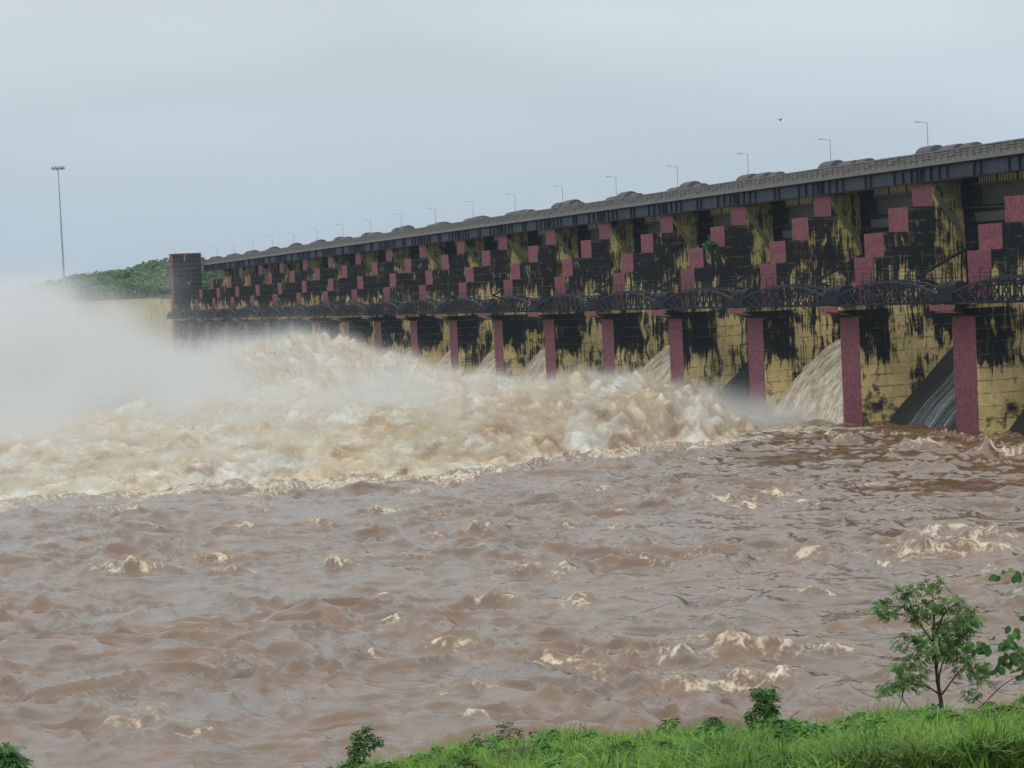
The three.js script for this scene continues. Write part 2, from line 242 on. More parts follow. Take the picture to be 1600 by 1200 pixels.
// weathered side of a pier: 14.5 m x 25 m; yellow distemper under black algae, dark curtains of run-off, pale lime along the lift joints
function pierSide(seed, dirt = 0.1) {
  const W = 384, H = 768, o1 = seed * 37.7;
  const t = dataTex(W, H, (i, j, o) => {
    const a = (i / W) * 14.5 - 2.5, y = (j / H) * 25 - 1.5; // a: metres upstream of the column's face
    const wa = a + 0.25 * n2(a * 0.5 + o1, y * 0.3), wy = y + 0.3 * n2b(a * 0.9 + o1, y * 0.2);
    const big = fbm(wa * 0.22 + o1, wy * 0.2, 3), mid = fbm(wa * 0.7 + o1, wy * 0.5 + 9, 4), run = fbm(wa * 1.7 + o1, y * 0.07 + 4, 3), run2 = fbm(a * 5 + o1, y * 0.16 + 40, 3), fine = fbm(a * 4 + o1, y * 3, 3), jag = fbm(a * 0.9 + o1, y * 3.2 + 30, 3);
    let b;
    if (y < 9.9) {
      const front = sstep(4, 2.4, wa), back = sstep(6.2, 8.8, wa);
      b = -0.4 + dirt + front * (0.8 * sstep(4.4, 6.6, wy)) + back * sstep(4.8, 7.8, wy) * 0.72 + 0.22 * sstep(7, 9.6, y);
      b += 0.7 * big + 0.45 * mid + (0.65 * run + 0.5 * run2) * sstep(0.5, 6, y) + 0.18 * jag + 0.12 * fine;
    } else {
      const moss = sstep(7.0, 9.2, wa) * sstep(13, 15.5, wy), low = sstep(15, 11.6, wy);
      b = 0.5 - 0.55 * low - 0.68 * moss + 0.55 * big + 0.4 * mid + 0.5 * run + 0.45 * run2 + 0.15 * jag + 0.1 * fine;
    }
    b += 1.2 * sstep(11.02, 11.3, a);  // turns pier_back and everything upstream of the courses fully black
    const lift = y / 1.03 + 0.04 * n2(a * 0.8 + o1, y * 0.3), fr = lift - Math.floor(lift), line = Math.exp(-Math.pow(Math.min(fr, 1 - fr) * 15, 2));
    const lime = line * sstep(0.0, 0.6, n2(a * 0.7 + o1, Math.floor(lift + 0.5) * 7.1) + 0.6 * fine + 0.4 * run2) + 0.35 * sstep(0.2, 0.5, run2 + 0.4 * run) * sstep(0.1, 0.35, fine + jag);
    const k = sstep(-0.3, 0.26, b), mossy = clamp(sstep(6.6, 9.4, a) * sstep(12, 15, y) * (0.75 + 0.5 * mid) + 0.4 * sstep(0.1, 0.4, fbm(a * 0.5 + o1 + 60, y * 0.4, 3)));
    const v = 1 + 0.32 * fine + 0.25 * mid + 0.18 * run2;
    const yl = [lerp(0.58, 0.36, mossy) * v, lerp(0.465, 0.35, mossy) * v, lerp(0.23, 0.115, mossy) * v], md = [0.15 * v, 0.125 * v, 0.065 * v], bk = [0.0075 + 0.006 * (1 + fine), 0.009 + 0.0065 * (1 + fine), 0.012 + 0.0065 * (1 + fine)];
    const gap = line * (1 - k) * 0.3 * sstep(-0.2, 0.3, n2b(a * 0.6 + o1, Math.floor(lift + 0.5) * 3.3));
    for (let c = 0; c < 3; c++) { const kk = clamp(k + gap); let q = kk < 0.5 ? lerp(yl[c], md[c], kk * 2) : lerp(md[c], bk[c], kk * 2 - 1); q = lerp(q, [0.22, 0.2, 0.12][c], clamp(lime) * k * 0.42); o[c] = clamp(s255(clamp(q)), 0, 255); }
  });
  t.wrapS = t.wrapT = THREE.ClampToEdgeWrapping; t.repeat.set(1 / 14.5, 1 / 25); t.offset.set(2.5 / 14.5, 1.5 / 25);
  return t;
}
const redTN = tileNoise(512);
const redTex = dataTex(512, 512, (i, j, o) => {
  const m = redTN(i, j, 1.5, 4), f = redTN(i + 90, j + 31, 9, 3), st = redTN(i * 3, j * 0.2, 3, 3), w = sstep(0.12, 0.45, f + 0.6 * m);
  const v = (1 + 0.55 * m + 0.3 * f + 0.3 * st) * (1 - 0.55 * sstep(0.12, 0.4, st + 0.3 * f));
  o[0] = s255(clamp(lerp(0.175 * v, 0.25, w * 0.4))); o[1] = s255(clamp(lerp(0.04 * v, 0.13, w * 0.4))); o[2] = s255(clamp(lerp(0.063 * v, 0.14, w * 0.4)));
}); redTex.repeat.set(0.24, 0.16);
const red = std([1, 1, 1], 0.75, { map: redTex, bumpMap: concreteBump, bumpScale: 0.02 });
const greyTN = tileNoise(512);
const greyTex = dataTex(512, 512, (i, j, o) => { const m = greyTN(i, j, 2, 5), f = greyTN(i + 50, j, 11, 2), s = sstep(0.02, 0.3, greyTN(i * 2, j + 99, 4, 4)), v = 1 + 0.5 * m + 0.4 * f; for (let c = 0; c < 3; c++) o[c] = s255(clamp(lerp([0.21, 0.205, 0.195][c] * v, [0.04, 0.04, 0.042][c], s * 0.85))); }); greyTex.repeat.set(0.35, 0.35);
const greyConc = std([1, 1, 1], 0.92, { map: greyTex, bumpMap: concreteBump, bumpScale: 0.03 });
const steelTN = tileNoise(256);
const steelTex = dataTex(256, 256, (i, j, o) => { const m = steelTN(i, j, 2, 4), r = steelTN(i * 2, j * 0.15, 4, 3), v = clamp(1 + 0.7 * m + 0.6 * r, 0.25, 2); o[0] = s255(0.05 * v); o[1] = s255(0.066 * v); o[2] = s255(0.088 * v); }); steelTex.repeat.set(0.3, 0.3);
const steel = phy([0.75, 0.75, 0.75], 0.6, { map: steelTex, specularIntensity: 0.35 }), darkSteel = phy([0.014, 0.016, 0.022], 0.7, { specularIntensity: 0.25 }), railSteel = phy([0.02, 0.022, 0.03], 0.6, { specularIntensity: 0.4 }), galv = std([0.27, 0.29, 0.31], 0.6);
const panelConc = std([0.11, 0.105, 0.095], 0.95, { bumpMap: concreteBump, bumpScale: 0.03 });
const darkConc = phy([0.17, 0.165, 0.155], 0.9, { specularIntensity: 0.3, bumpMap: concreteBump, bumpScale: 0.03 });

// ------------------------------------------------------------------ piers
const mossTN = tileNoise(256), haunchTex = dataTex(256, 256, (i, j, o) => { const m = mossTN(i, j, 2, 4), f = mossTN(i + 40, j, 9, 3), k = clamp(0.5 + m * 1.3), v = 1 + 0.5 * f, d = sstep(0.02, 0.3, f - 0.5 * m); for (let c = 0; c < 3; c++) o[c] = s255(clamp(lerp(lerp([0.25, 0.225, 0.14][c], [0.15, 0.155, 0.045][c], k) * v, 0.015, d))); }); haunchTex.repeat.set(0.4, 0.4);
const haunchMat = std([1, 1, 1], 0.9, { map: haunchTex, bumpMap: concreteBump, bumpScale: 0.05 });
const PIERS = []; for (let i = -1; i <= 17; i++) PIERS.push(i);
const courseSpecs = []; // [y0, y1, front depth]
{ const st = (a, b, n, d) => { for (let k = 0; k < n; k++) courseSpecs.push([a + (b - a) * k / n, a + (b - a) * (k + 1) / n, d]); };
  st(-3.09, 9.27, 12, 0); st(10.27, 14.5, 4, D[1]); st(14.5, 16.6, 2, D[2]); st(16.6, 18.78, 2, D[3]); st(18.78, 20.83, 2, D[4]); }
const courseGeos = [0, 1, 2].map((v) => { const r = mulberry(200 + v); return courseSpecs.map(([a, b, d]) => { const e = r() * 0.03; return boxGeo(-e, PW + e, a + 0.012, b - 0.012, -11, -d + e * 0.6, true); }); });
const coreGeo = mergeGeometries([boxGeo(0.06, PW - 0.06, -3.1, 9.3, -10.9, -0.08), boxGeo(0.06, PW - 0.06, 9.9, 14.45, -10.9, -D[1] - 0.08), boxGeo(0.06, PW - 0.06, 14.4, 16.55, -10.9, -D[2] - 0.08), boxGeo(0.06, PW - 0.06, 16.5, 18.7, -10.9, -D[3] - 0.08), boxGeo(0.06, PW - 0.06, 18.7, 20.8, -10.9, -D[4] - 0.08)]);
const backGeo = boxGeo(0.75, PW - 0.75, -3, 22.2, -20, -11.02);
function prism(pts, x0, x1) { // outline in (z, y), thick along x
  const s = new THREE.Shape(pts.map(([z, y]) => new THREE.Vector2(-z, y))), g = new THREE.ExtrudeGeometry(s, { depth: x1 - x0, bevelEnabled: false });
  g.rotateY(Math.PI / 2); g.translate(x0, 0, 0);
  const p = g.attributes.position, uv = g.attributes.uv, n = g.attributes.normal;
  for (let i = 0; i < p.count; i++) Math.abs(n.getX(i)) > 0.5 ? uv.setXY(i, -p.getZ(i), p.getY(i)) : uv.setXY(i, p.getX(i), p.getY(i) + p.getZ(i) * 0.3);
  g.clearGroups(); return g;
}
const corbelGeo = prism([[2.0, 9.86], [2.0, 10.25], [-11, 10.25], [-11, 9.28], [0.0, 9.28], [0.02, 9.36]], -0.02, PW + 0.02);
const corbelFaceGeo = boxGeo(-0.03, PW + 0.03, 9.8, 10.27, 2.0, 2.06);
const corbelSoffitGeo = prism([[2.0, 9.81], [2.0, 9.855], [0.06, 9.36], [0.06, 9.31]], -0.02, PW + 0.02);
const braceGeo = prism([[-7.9, 20.45], [-7.9, 19.85], [-8.7, 18.6], [-9.9, 17.0], [-10.95, 14.9], [-10.95, 15.9], [-10.2, 17.45], [-9.0, 19.0]], PW + 0.02, PW + 0.2);
const braceGeo2 = prism([[-7.9, 20.45], [-7.9, 19.85], [-8.7, 18.6], [-9.9, 17.0], [-10.95, 14.9], [-10.95, 15.9], [-10.2, 17.45], [-9.0, 19.0]], -0.2, -0.02);
const capGeo = boxGeo(0.1, PW - 0.1, 20.84, 22.25, -10.9, -8.6);
for (const i of PIERS) {
  const g = top(new THREE.Group(), 'dam_pier', `${ORD[18 - i]} stepped pier from the end tower, crimson fronts and black stained yellow sides`, 'dam pier', 'stepped spillway piers');
  g.position.x = -S * i;
  const sideTex = pierSide(i + 3, clamp(0.04 + i * 0.04, 0, 0.24)), side = phy([1, 1, 1], 0.9, { map: sideTex, bumpMap: concreteBump, bumpScale: 0.035, specularIntensity: 0.25 });
  part(coreGeo, darkConc, 'core', g); part(backGeo, side, 'pier_back', g); part(capGeo, side, 'bearing_block', g);
  courseSpecs.forEach((c, k) => { part(courseGeos[(i + 3) % 3][k], [side, side, side, side, red, side], 'concrete_course', g); });
  part(corbelGeo, side, 'corbel', g); part(corbelFaceGeo, red, 'corbel_face', g); part(corbelSoffitGeo, side, 'corbel_soffit', g);
  part(braceGeo, haunchMat, 'haunch', g); part(braceGeo2, haunchMat, 'haunch', g);
}
{ // tuft of grass rooted on a tread of one pier
}
// ------------------------------------------------------------------ bays: glacis, gate, falling water, truss footbridge, catwalk
const glacisPts = [[2.5, -4.4], [0.6, -2.9], [-1, -1.5], [-2.54, -0.1], [-4, 1.45], [-6, 3.12], [-7.5, 4.57], [-9.45, 6.35], [-10.6, 7.2], [-12, 7.9], [-14, 8.3], [-18, 8.3]];
const gushPts = [[3.2, -3.2], [1.2, -1.9], [-0.5, -0.1], [-1.75, 1.65], [-3.06, 3.22], [-5.23, 5.12], [-6.66, 5.97], [-8.3, 6.7], [-10, 7.35], [-11.3, 7.9]];
const curveOf = (pts) => new THREE.CatmullRomCurve3(pts.map(([z, y]) => new THREE.Vector3(0, y, z)));
function ruled(curve, n, m, w0, w1, bump, colorFn) {
  const p = [], c = [], uv = [], ix = [], a = new THREE.Vector3(), t = new THREE.Vector3(), L = curve.getLength();
  for (let j = 0; j <= n; j++) { curve.getPointAt(j / n, a); curve.getTangentAt(j / n, t);
    for (let i = 0; i <= m; i++) { const x = lerp(w0, w1, i / m), s = j / n * L, h = bump(x, s); p.push(x, a.y + h * Math.abs(t.z), a.z + h * Math.abs(t.y)); uv.push(x, s); if (colorFn) c.push(...colorFn(x, s)); } }
  for (let j = 0; j < n; j++) for (let i = 0; i < m; i++) { const q = j * (m + 1) + i; ix.push(q, q + 1, q + m + 1, q + 1, q + m + 2, q + m + 1); }
  const g = new THREE.BufferGeometry(); g.setAttribute('position', new THREE.Float32BufferAttribute(p, 3)); g.setAttribute('uv', new THREE.Float32BufferAttribute(uv, 2)); if (colorFn) g.setAttribute('color', new THREE.Float32BufferAttribute(c, 3)); g.setIndex(ix); g.computeVertexNormals(); return g;
}
const glacisMat = phy([0.026, 0.029, 0.028], 0.65, { specularIntensity: 0.4, bumpMap: concreteBump, bumpScale: 0.05 });
const gushMat = phy([1, 1, 1], 0.55, { vertexColors: true, ior: 1.33, specularIntensity: 0.5 }), trickleMat = phy([0.36, 0.4, 0.42], 0.5, { ior: 1.33 });
const BW = S - PW, glacisGeo = ruled(curveOf(glacisPts), 60, 40, 0, BW, (x, s) => 0.05 * fbm(x * 0.8, s * 0.5, 3));
const gushGeos = [0, 1, 2].map((v) => ruled(curveOf(gushPts), 110, 130, 0.02, BW - 0.02, (x, s) => 0.22 * n3(x * 0.5 + 0.3 * n2(x * 0.4, s * 0.3), s * 0.1, v * 9) + 0.1 * n3(x * 1.4 + 0.3 * n2(x * 0.5, s * 0.35), s * 0.16, v * 9 + 3) + 0.05 * n3(x * 2.6, s * 0.4, v * 9 + 5) + 0.025 * n3(x * 5, s * 2.2, v * 9 + 7),
  (x, s) => { const t = clamp(0.5 + 0.5 * n3(x * 1.1 + 0.7 * n2(x * 0.5, s * 0.35), s * 0.2, v * 7 + 1) + 0.4 * n3(x * 2.6 + 0.6 * n2(x, s * 0.6), s * 0.8, v * 7 + 2) + 0.35 * n3(x * 5, s * 3, v * 7 + 4)); return [lerp(0.3, 0.66, t), lerp(0.22, 0.58, t), lerp(0.14, 0.47, t)]; }));
const trickleGeo = (() => { const gs = [], r = mulberry(61), cv = curveOf(glacisPts.map(([z, y]) => [z + 0.03, y + 0.05]));
  for (let k = 0; k < 95; k++) { const c = [4.2, 6.2, 6.9, 7.4, 9.5, 12, 13.4][Math.floor(r() * 7)] + (r() + r() - 1) * 1.5, w = 0.012 + 0.045 * r() * r(), f = r() * 9; gs.push(ruled(cv, 40, 1, 0, w, () => 0, null).translate(0, 0, 0)); const p = gs[k].attributes.position; for (let i = 0; i < p.count; i++) p.setX(i, p.getX(i) + c + 0.14 * n2(p.getZ(i) * 0.4, f) + (p.getZ(i)) * 0.02); }
  return mergeGeometries(gs); })();
const gateR = 45; // radial gate: curved skin with ribs
const skinGeo = (() => { const p = [], ix = [], uv = []; for (let j = 0; j <= 16; j++) { const y = lerp(7.7, 18.05, j / 16), z = -12.6 - (Math.sqrt(gateR * gateR - (y - 11) ** 2) - gateR); for (let i = 0; i <= 1; i++) { p.push(i ? BW - 0.05 : 0.05, y, z); uv.push(i * BW, y); } } for (let j = 0; j < 16; j++) { const q = j * 2; ix.push(q, q + 1, q + 2, q + 1, q + 3, q + 2); } const g = new THREE.BufferGeometry(); g.setAttribute('position', new THREE.Float32BufferAttribute(p, 3)); g.setAttribute('uv', new THREE.Float32BufferAttribute(uv, 2)); g.setIndex(ix); g.computeVertexNormals(); return g; })();
const openBay = (i) => !(i === 0 || i === 1 || i === 3 || i === 5); // bay i lies between pier i (left) and pier i-1
for (const i of PIERS.filter((k) => k >= 0).concat([18])) {
  const x = -S * i + PW, nth = ORD[19 - i];
  const gl = top(new THREE.Mesh(glacisGeo, glacisMat), 'spillway_glacis', i === 1 ? 'dark wet concrete chute with thin white trickles between two piers' : `dark sloping concrete chute in the ${nth} bay from the end tower`, 'spillway chute', 'spillway chutes'); gl.position.x = x; gl.receiveShadow = true;
  const gate = top(new THREE.Group(), 'radial_gate', `grey curved steel gate in the ${nth} bay from the end tower`, 'spillway gate', 'radial gates'); gate.position.x = x;
  const lift = openBay(i) ? 0.9 : 0;
  part(skinGeo, greyConc, 'skin_plate', gate).position.y = lift * 0.3;
  for (const y of [9.5, 12, 14.5, 17]) bar([0.1, y + lift * 0.3, -12.1], [BW - 0.1, y + lift * 0.3, -12.1], 0.35, darkSteel, 'gate_beam', gate, unitBox, 0.5);
  for (const ax of [2.5, BW - 2.5]) { bar([ax, 16, -12.1], [ax, 12.5, -4.5], 0.22, darkSteel, 'gate_arm', gate); bar([ax, 10, -12.1], [ax, 12.5, -4.5], 0.22, darkSteel, 'gate_arm', gate); }
  if (openBay(i)) { const w = top(new THREE.Mesh(gushGeos[i % 3], gushMat), 'spill_water', `brown and cream water sheet pouring down the ${nth} bay from the end tower`, 'falling water', 'water pouring from the open gates'); w.position.x = x; w.castShadow = w.receiveShadow = true; }
  if (i === 1) { const w = top(new THREE.Mesh(trickleGeo, trickleMat), 'trickle', 'thin white trickles running down the dark closed chute', 'falling water', null, 'stuff'); w.position.x = x; }
  if (i === 0 || i === 18) continue;
}
// truss footbridge of one bay, from pier to pier, seated on the corbels
function makeTruss() {
  const g = new THREE.Group(), L = S - 0.25, N = 12, zs = [0.35, 1.7], yb = 10.42, H = (t) => 0.12 + 1.72 * Math.pow(Math.sin(Math.PI * clamp(t)), 0.62);
  const x = (k) => 0.12 + L * k / N;
  for (const z of zs) {
    bar([x(0), yb, z], [x(N), yb, z], 0.16, darkSteel, 'bottom_chord', g, unitBox, 0.2);
    for (let k = 0; k < N; k++) bar([x(k), yb + H(k / N), z], [x(k + 1), yb + H((k + 1) / N), z], 0.17, railSteel, 'top_chord', g, unitBox, 0.2);
    for (let k = 1; k < N; k++) bar([x(k), yb, z], [x(k), yb + H(k / N), z], 0.1, darkSteel, 'vertical', g);
    for (let k = 1; k < N - 1; k++) { bar([x(k), yb, z], [x(k + 1), yb + H((k + 1) / N), z], 0.08, railSteel, 'diagonal', g); bar([x(k + 1), yb, z + 0.02], [x(k), yb + H(k / N), z + 0.02], 0.08, railSteel, 'diagonal', g); }
  }
  for (let k = 0; k <= N; k += 1) bar([x(k), yb - 0.05, zs[0]], [x(k), yb - 0.05, zs[1]], 0.12, darkSteel, 'cross_beam', g);
  for (let k = 3; k <= N - 3; k += 2) bar([x(k), yb + H(k / N), zs[0]], [x(k), yb + H(k / N), zs[1]], 0.09, darkSteel, 'top_tie', g);
  part(boxGeo(x(0), x(N), yb + 0.03, yb + 0.08, zs[0] + 0.12, zs[1] - 0.12), darkSteel, 'deck', g);
  return g;
}
const truss0 = makeTruss();
function hoodTexture() { const tn5 = tileNoise(128), t = dataTex(128, 128, (i, j, o) => { const v = clamp(0.62 + 0.9 * tn5(i, j, 2, 4), 0.15, 1) * 255; o[0] = o[1] = o[2] = v; }); t.repeat.set(0.6, 0.6); return t; }
// walkway hoist house at each pier: a squat machine under a folded sheet hood
const hoistMat = phy([0.04, 0.042, 0.055], 0.7, { map: hoodTexture(), specularIntensity: 0.3 });
function makeHoist() {
  const g = new THREE.Group();
  const hood = (x0, x1, y0, r, z) => { const s = new THREE.Shape(); s.moveTo(-r, 0); s.lineTo(-r, 0.35); s.absarc(0, 0.35, r, Math.PI, 0, true); s.lineTo(r, 0); const e = new THREE.ExtrudeGeometry(s, { depth: x1 - x0, bevelEnabled: true, bevelSize: 0.04, bevelThickness: 0.04, bevelSegments: 2, curveSegments: 10 }); e.rotateY(Math.PI / 2); e.translate(x0, y0, z); return e; };
  part(boxGeo(0.3, 3.2, 10.5, 11.2, -0.2, 1.9), darkSteel, 'base_frame', g);
  part(hood(0.5, 1.7, 11.15, 0.55, 1.0), hoistMat, 'hood', g); part(hood(1.95, 3.0, 11.15, 0.62, 0.9), hoistMat, 'hood', g);
  part(boxGeo(1.7, 1.95, 11.15, 11.75, 0.5, 1.5), darkSteel, 'gearbox', g);
  for (const a of [0.75, 1.05, 2.2, 2.5]) part(boxGeo(a, a + 0.16, 11.4, 11.52, 1.5, 1.62), darkSteel, 'vent', g);
  return g;
}
const hoist0 = makeHoist();
// catwalk with handrail behind the trusses
function makeCatwalk() {
  const g = new THREE.Group();
  part(boxGeo(0, BW, 11.86, 11.98, -1.55, -0.45), darkSteel, 'deck', g);
  for (const z of [-1.45, -0.55]) bar([0, 11.7, z], [BW, 11.7, z], 0.14, darkSteel, 'joist', g, unitBox, 0.3);
  for (let k = 0; k <= 10; k++) bar([0.1 + (BW - 0.2) * k / 10, 11.98, -0.5], [0.1 + (BW - 0.2) * k / 10, 13.05, -0.5], 0.055, railSteel, 'post', g);
  for (const y of [12.35, 12.7, 13.05]) bar([0.05, y, -0.5], [BW - 0.05, y, -0.5], 0.05, railSteel, 'rail', g);
  return g;
}
const cat0 = makeCatwalk();
for (const i of PIERS.concat([18])) {
  const nth = ORD[19 - i];
  if (i >= 0) {
    const t = top(i === 18 ? truss0 : truss0.clone(), 'truss_footbridge', `dark steel bowstring footbridge in the ${nth} bay from the end tower`, 'footbridge', 'truss footbridges between piers'); t.position.x = -S * i + PW / 2;
    const c = top(i === 18 ? cat0 : cat0.clone(), 'catwalk', `narrow railed steel catwalk in the ${nth} bay from the end tower`, 'catwalk', 'catwalks between piers'); c.position.x = -S * i + PW;
  }
  if (i < 18) { const h = top(i === 17 ? hoist0 : hoist0.clone(), 'winch_house', `grey hooded winch on the corbel of the ${ORD[18 - i]} pier from the end tower`, 'winch', 'winches on the piers'); h.position.x = -S * i - 0.1; }
}
// ------------------------------------------------------------------ the road bridge on top
const slabs = PIERS.concat([18]).filter((i) => i >= 0);
function makeGirder() { // spans from pier i to pier i-1
  const g = new THREE.Group(), z = -7.7;
  part(boxGeo(0.04, S - 0.04, 21.0, 22.15, z - 0.04, z), steel, 'web', g);
  part(boxGeo(0.02, S - 0.02, 20.86, 20.99, z - 0.28, z + 0.22), darkSteel, 'bottom_flange', g); part(boxGeo(0.02, S - 0.02, 22.16, 22.28, z - 0.28, z + 0.22), darkSteel, 'top_flange', g);
  for (const x of [0.25, 0.6, 1.9, 3.3, 4.6, 8.9, 9.9, 14.2, 15.7, 17.2, 18.2]) part(boxGeo(x, x + 0.1, 21.0, 22.15, z + 0.005, z + 0.2), darkSteel, 'stiffener', g);
  part(boxGeo(0.04, S - 0.04, 21.8, 22.27, -14.1, -14.0), darkSteel, 'rear_web', g);
  for (let k = 0; k < 7; k++) part(boxGeo(0.8 + k * 2.75, 1.0 + k * 2.75, 21.5, 22.2, -13.25, z - 0.06), darkSteel, 'cross_girder', g);
  part(boxGeo(0.01, S - 0.01, 22.285, 22.46, -14.2, -7.28), greyConc, 'deck_slab', g);
  return g;
}
function makeParapet() {
  const g = new THREE.Group(), z = -7.42;
  part(boxGeo(0.02, S - 0.02, 22.465, 22.6, z - 0.13, z + 0.13), greyConc, 'plinth', g);
  for (let k = 0; k < 18; k++) part(boxGeo(0.08 + k * 1.03, 0.22 + k * 1.03, 22.605, 23.38, z - 0.1, z + 0.06), panelConc, 'post', g);
  for (let k = 0; k < 18; k++) for (let r = 0; r < 3; r++) { const e = ((k * 7 + r * 5) % 4) * 0.012; part(boxGeo(0.28 + k * 1.03, 1.03 + k * 1.03, 22.615 + r * 0.258, 22.835 + r * 0.258 - e, z - 0.04, z + 0.09 - e), greyConc, 'panel_board', g); }
  part(boxGeo(0.03, S - 0.03, 22.61, 23.38, z - 0.09, z - 0.045), panelConc, 'backing_panel', g);
  part(boxGeo(0.02, S - 0.02, 23.385, 23.5, z - 0.12, z + 0.12), greyConc, 'coping', g);
  return g;
}
const balMat = std([0.8, 0.68, 0.38], 0.85);
function makeRear() { // cream balustrade and grey beams on the upstream side, glimpsed under the girder
  const g = new THREE.Group();
  part(boxGeo(0.1, BW - 0.1, 18.75, 20.35, -13.25, -12.9), greyConc, 'breast_beam', g);
  part(boxGeo(0.1, BW - 0.1, 20.4, 20.62, -13.3, -12.4), greyConc, 'ledge', g);
  for (let k = 0; k < 37; k++) { if (k % 8 === 7) part(boxGeo(0.3 + k * 0.4, 0.5 + k * 0.4, 20.63, 21.4, -12.62, -12.4), greyConc, 'post', g); else part(boxGeo(0.3 + k * 0.4, 0.52 + k * 0.4, 20.63, 21.3, -12.47, -12.45), balMat, 'baluster', g); }
  part(boxGeo(0.1, BW - 0.1, 20.63, 21.6, -13.2, -13.1), darkSteel, 'added_dark_backing', g);  // added dark plate, blocks the sky so the gaps between balusters read dark
  part(boxGeo(3.4, BW - 0.1, 18.15, 18.74, -13.1, -13.0), darkSteel, 'seal_plate', g);
  return g;
}
const hoodTN = tileNoise(256);
const hoodTex = dataTex(256, 256, (i, j, o) => { const m = hoodTN(i, j, 2, 4), r = sstep(0.1, 0.4, hoodTN(i, j + 70, 4, 3)), v = 1 + 0.5 * m; o[0] = s255(clamp(lerp(0.085 * v, 0.07, r))); o[1] = s255(clamp(lerp(0.08 * v, 0.048, r))); o[2] = s255(clamp(lerp(0.088 * v, 0.046, r))); }); hoodTex.repeat.set(0.5, 0.5);
const hoodMat = phy([1, 1, 1], 0.65, { map: hoodTex, specularIntensity: 0.4 }), hoodDark = std([0.07, 0.06, 0.065], 0.7);
function makeHood(len, r) {
  const g = new THREE.Group(), s = new THREE.Shape(); s.moveTo(-r, 0); s.absarc(0, 0, r, Math.PI, 0, true); s.lineTo(-r, 0);
  const e = new THREE.ExtrudeGeometry(s, { depth: len, bevelEnabled: true, bevelSize: 0.06, bevelThickness: 0.06, bevelSegments: 2, curveSegments: 18 }); e.rotateY(Math.PI / 2); e.translate(0, 0.72, 0); e.clearGroups();
  part(e, hoodMat, 'curved_cover', g); part(boxGeo(0.05, len - 0.05, 0, 0.7, -r * 0.9, r * 0.9), hoodDark, 'machine_base', g);
  for (const x of [0.3, len / 2, len - 0.3]) part(new THREE.TorusGeometry(r + 0.05, 0.035, 6, 20, Math.PI).rotateY(Math.PI / 2).translate(x, 0.72, 0), hoodDark, 'rib', g);
  return g;
}
function makeLamp() {
  const g = new THREE.Group();
  part(new THREE.CylinderGeometry(0.032, 0.055, 4.25, 8).translate(0, 2.125, 0), galv, 'pole', g);
  bar([0, 4.22, 0], [0, 4.3, 0.85], 0.045, galv, 'arm', g, unitRod);
  part(new THREE.BoxGeometry(0.16, 0.07, 0.5).rotateX(-0.08).translate(0, 4.32, 1.05), galv, 'lamp_head', g); part(new THREE.CylinderGeometry(0.16, 0.18, 0.12, 10).translate(0, 0.06, 0), galv, 'base_plate', g);
  return g;
}
const girder0 = makeGirder(), par0 = makeParapet(), rear0 = makeRear(), hoodA0 = makeHood(2.2, 1.05), hoodB0 = makeHood(2.7, 1.15), hoodC0 = makeHood(1.7, 0.85), boxHood0 = makeHood(3.2, 0.66), lamp0 = makeLamp();
let firstPiece = true;
for (const i of slabs) {
  const nth = ORD[19 - i], use = (o) => firstPiece ? o : o.clone(), x = -S * i;
  const g = top(use(girder0), 'plate_girder', `dark blue grey steel plate girder over the ${nth} bay from the end tower`, 'bridge girder', 'bridge girders'); g.position.x = x + PW / 2;
  const p = top(use(par0), 'parapet', `weathered grey concrete railing above the ${nth} bay from the end tower`, 'parapet', 'bridge parapets'); p.position.x = x + PW / 2;
  const r = top(use(rear0), 'rear_balustrade', `cream balusters and grey beam behind the ${nth} bay from the end tower`, 'balustrade', 'rear balustrades'); r.position.x = x + PW;
  const a = top(use(hoodA0), 'hoist_cover', `smaller curved hoist cover above the ${nth} bay from the end tower`, 'hoist cover', 'curved hoist covers'); a.position.set(x - 2.3, 22.47, -10.6);
  const b = top(use(hoodB0), 'hoist_cover', `larger curved hoist cover above the ${nth} bay from the end tower`, 'hoist cover', 'curved hoist covers'); b.position.set(x + 1.6, 22.47, -10.6);
  const c = top(use(boxHood0), 'motor_cover', `low motor cover amid the road above the ${nth} bay from the end tower`, 'motor cover', 'motor covers'); c.position.set(x + 8.2, 22.47, -10.8); [a, b, c].forEach((q, k) => { const h = Math.sin(i * 12.9 + k * 4.1) * 0.5 + 0.5; q.scale.set(0.85 + 0.35 * h, 0.86 + 0.22 * ((h * 7.3) % 1), 1); });
  const d2 = top(use(hoodC0), 'hoist_cover', `middle curved hoist cover above the ${nth} bay from the end tower`, 'hoist cover', 'curved hoist covers'); d2.position.set(x + 5.1 + 0.5 * Math.sin(i * 3.1), 22.47, -10.4);
  const l = top(use(lamp0), 'street_lamp', `slim street lamp above the ${nth} bay from the end tower`, 'street lamp', 'street lamps along the dam'); l.position.set(x - 3.9 + S * 0, 22.47, -12);
  firstPiece = false;
}
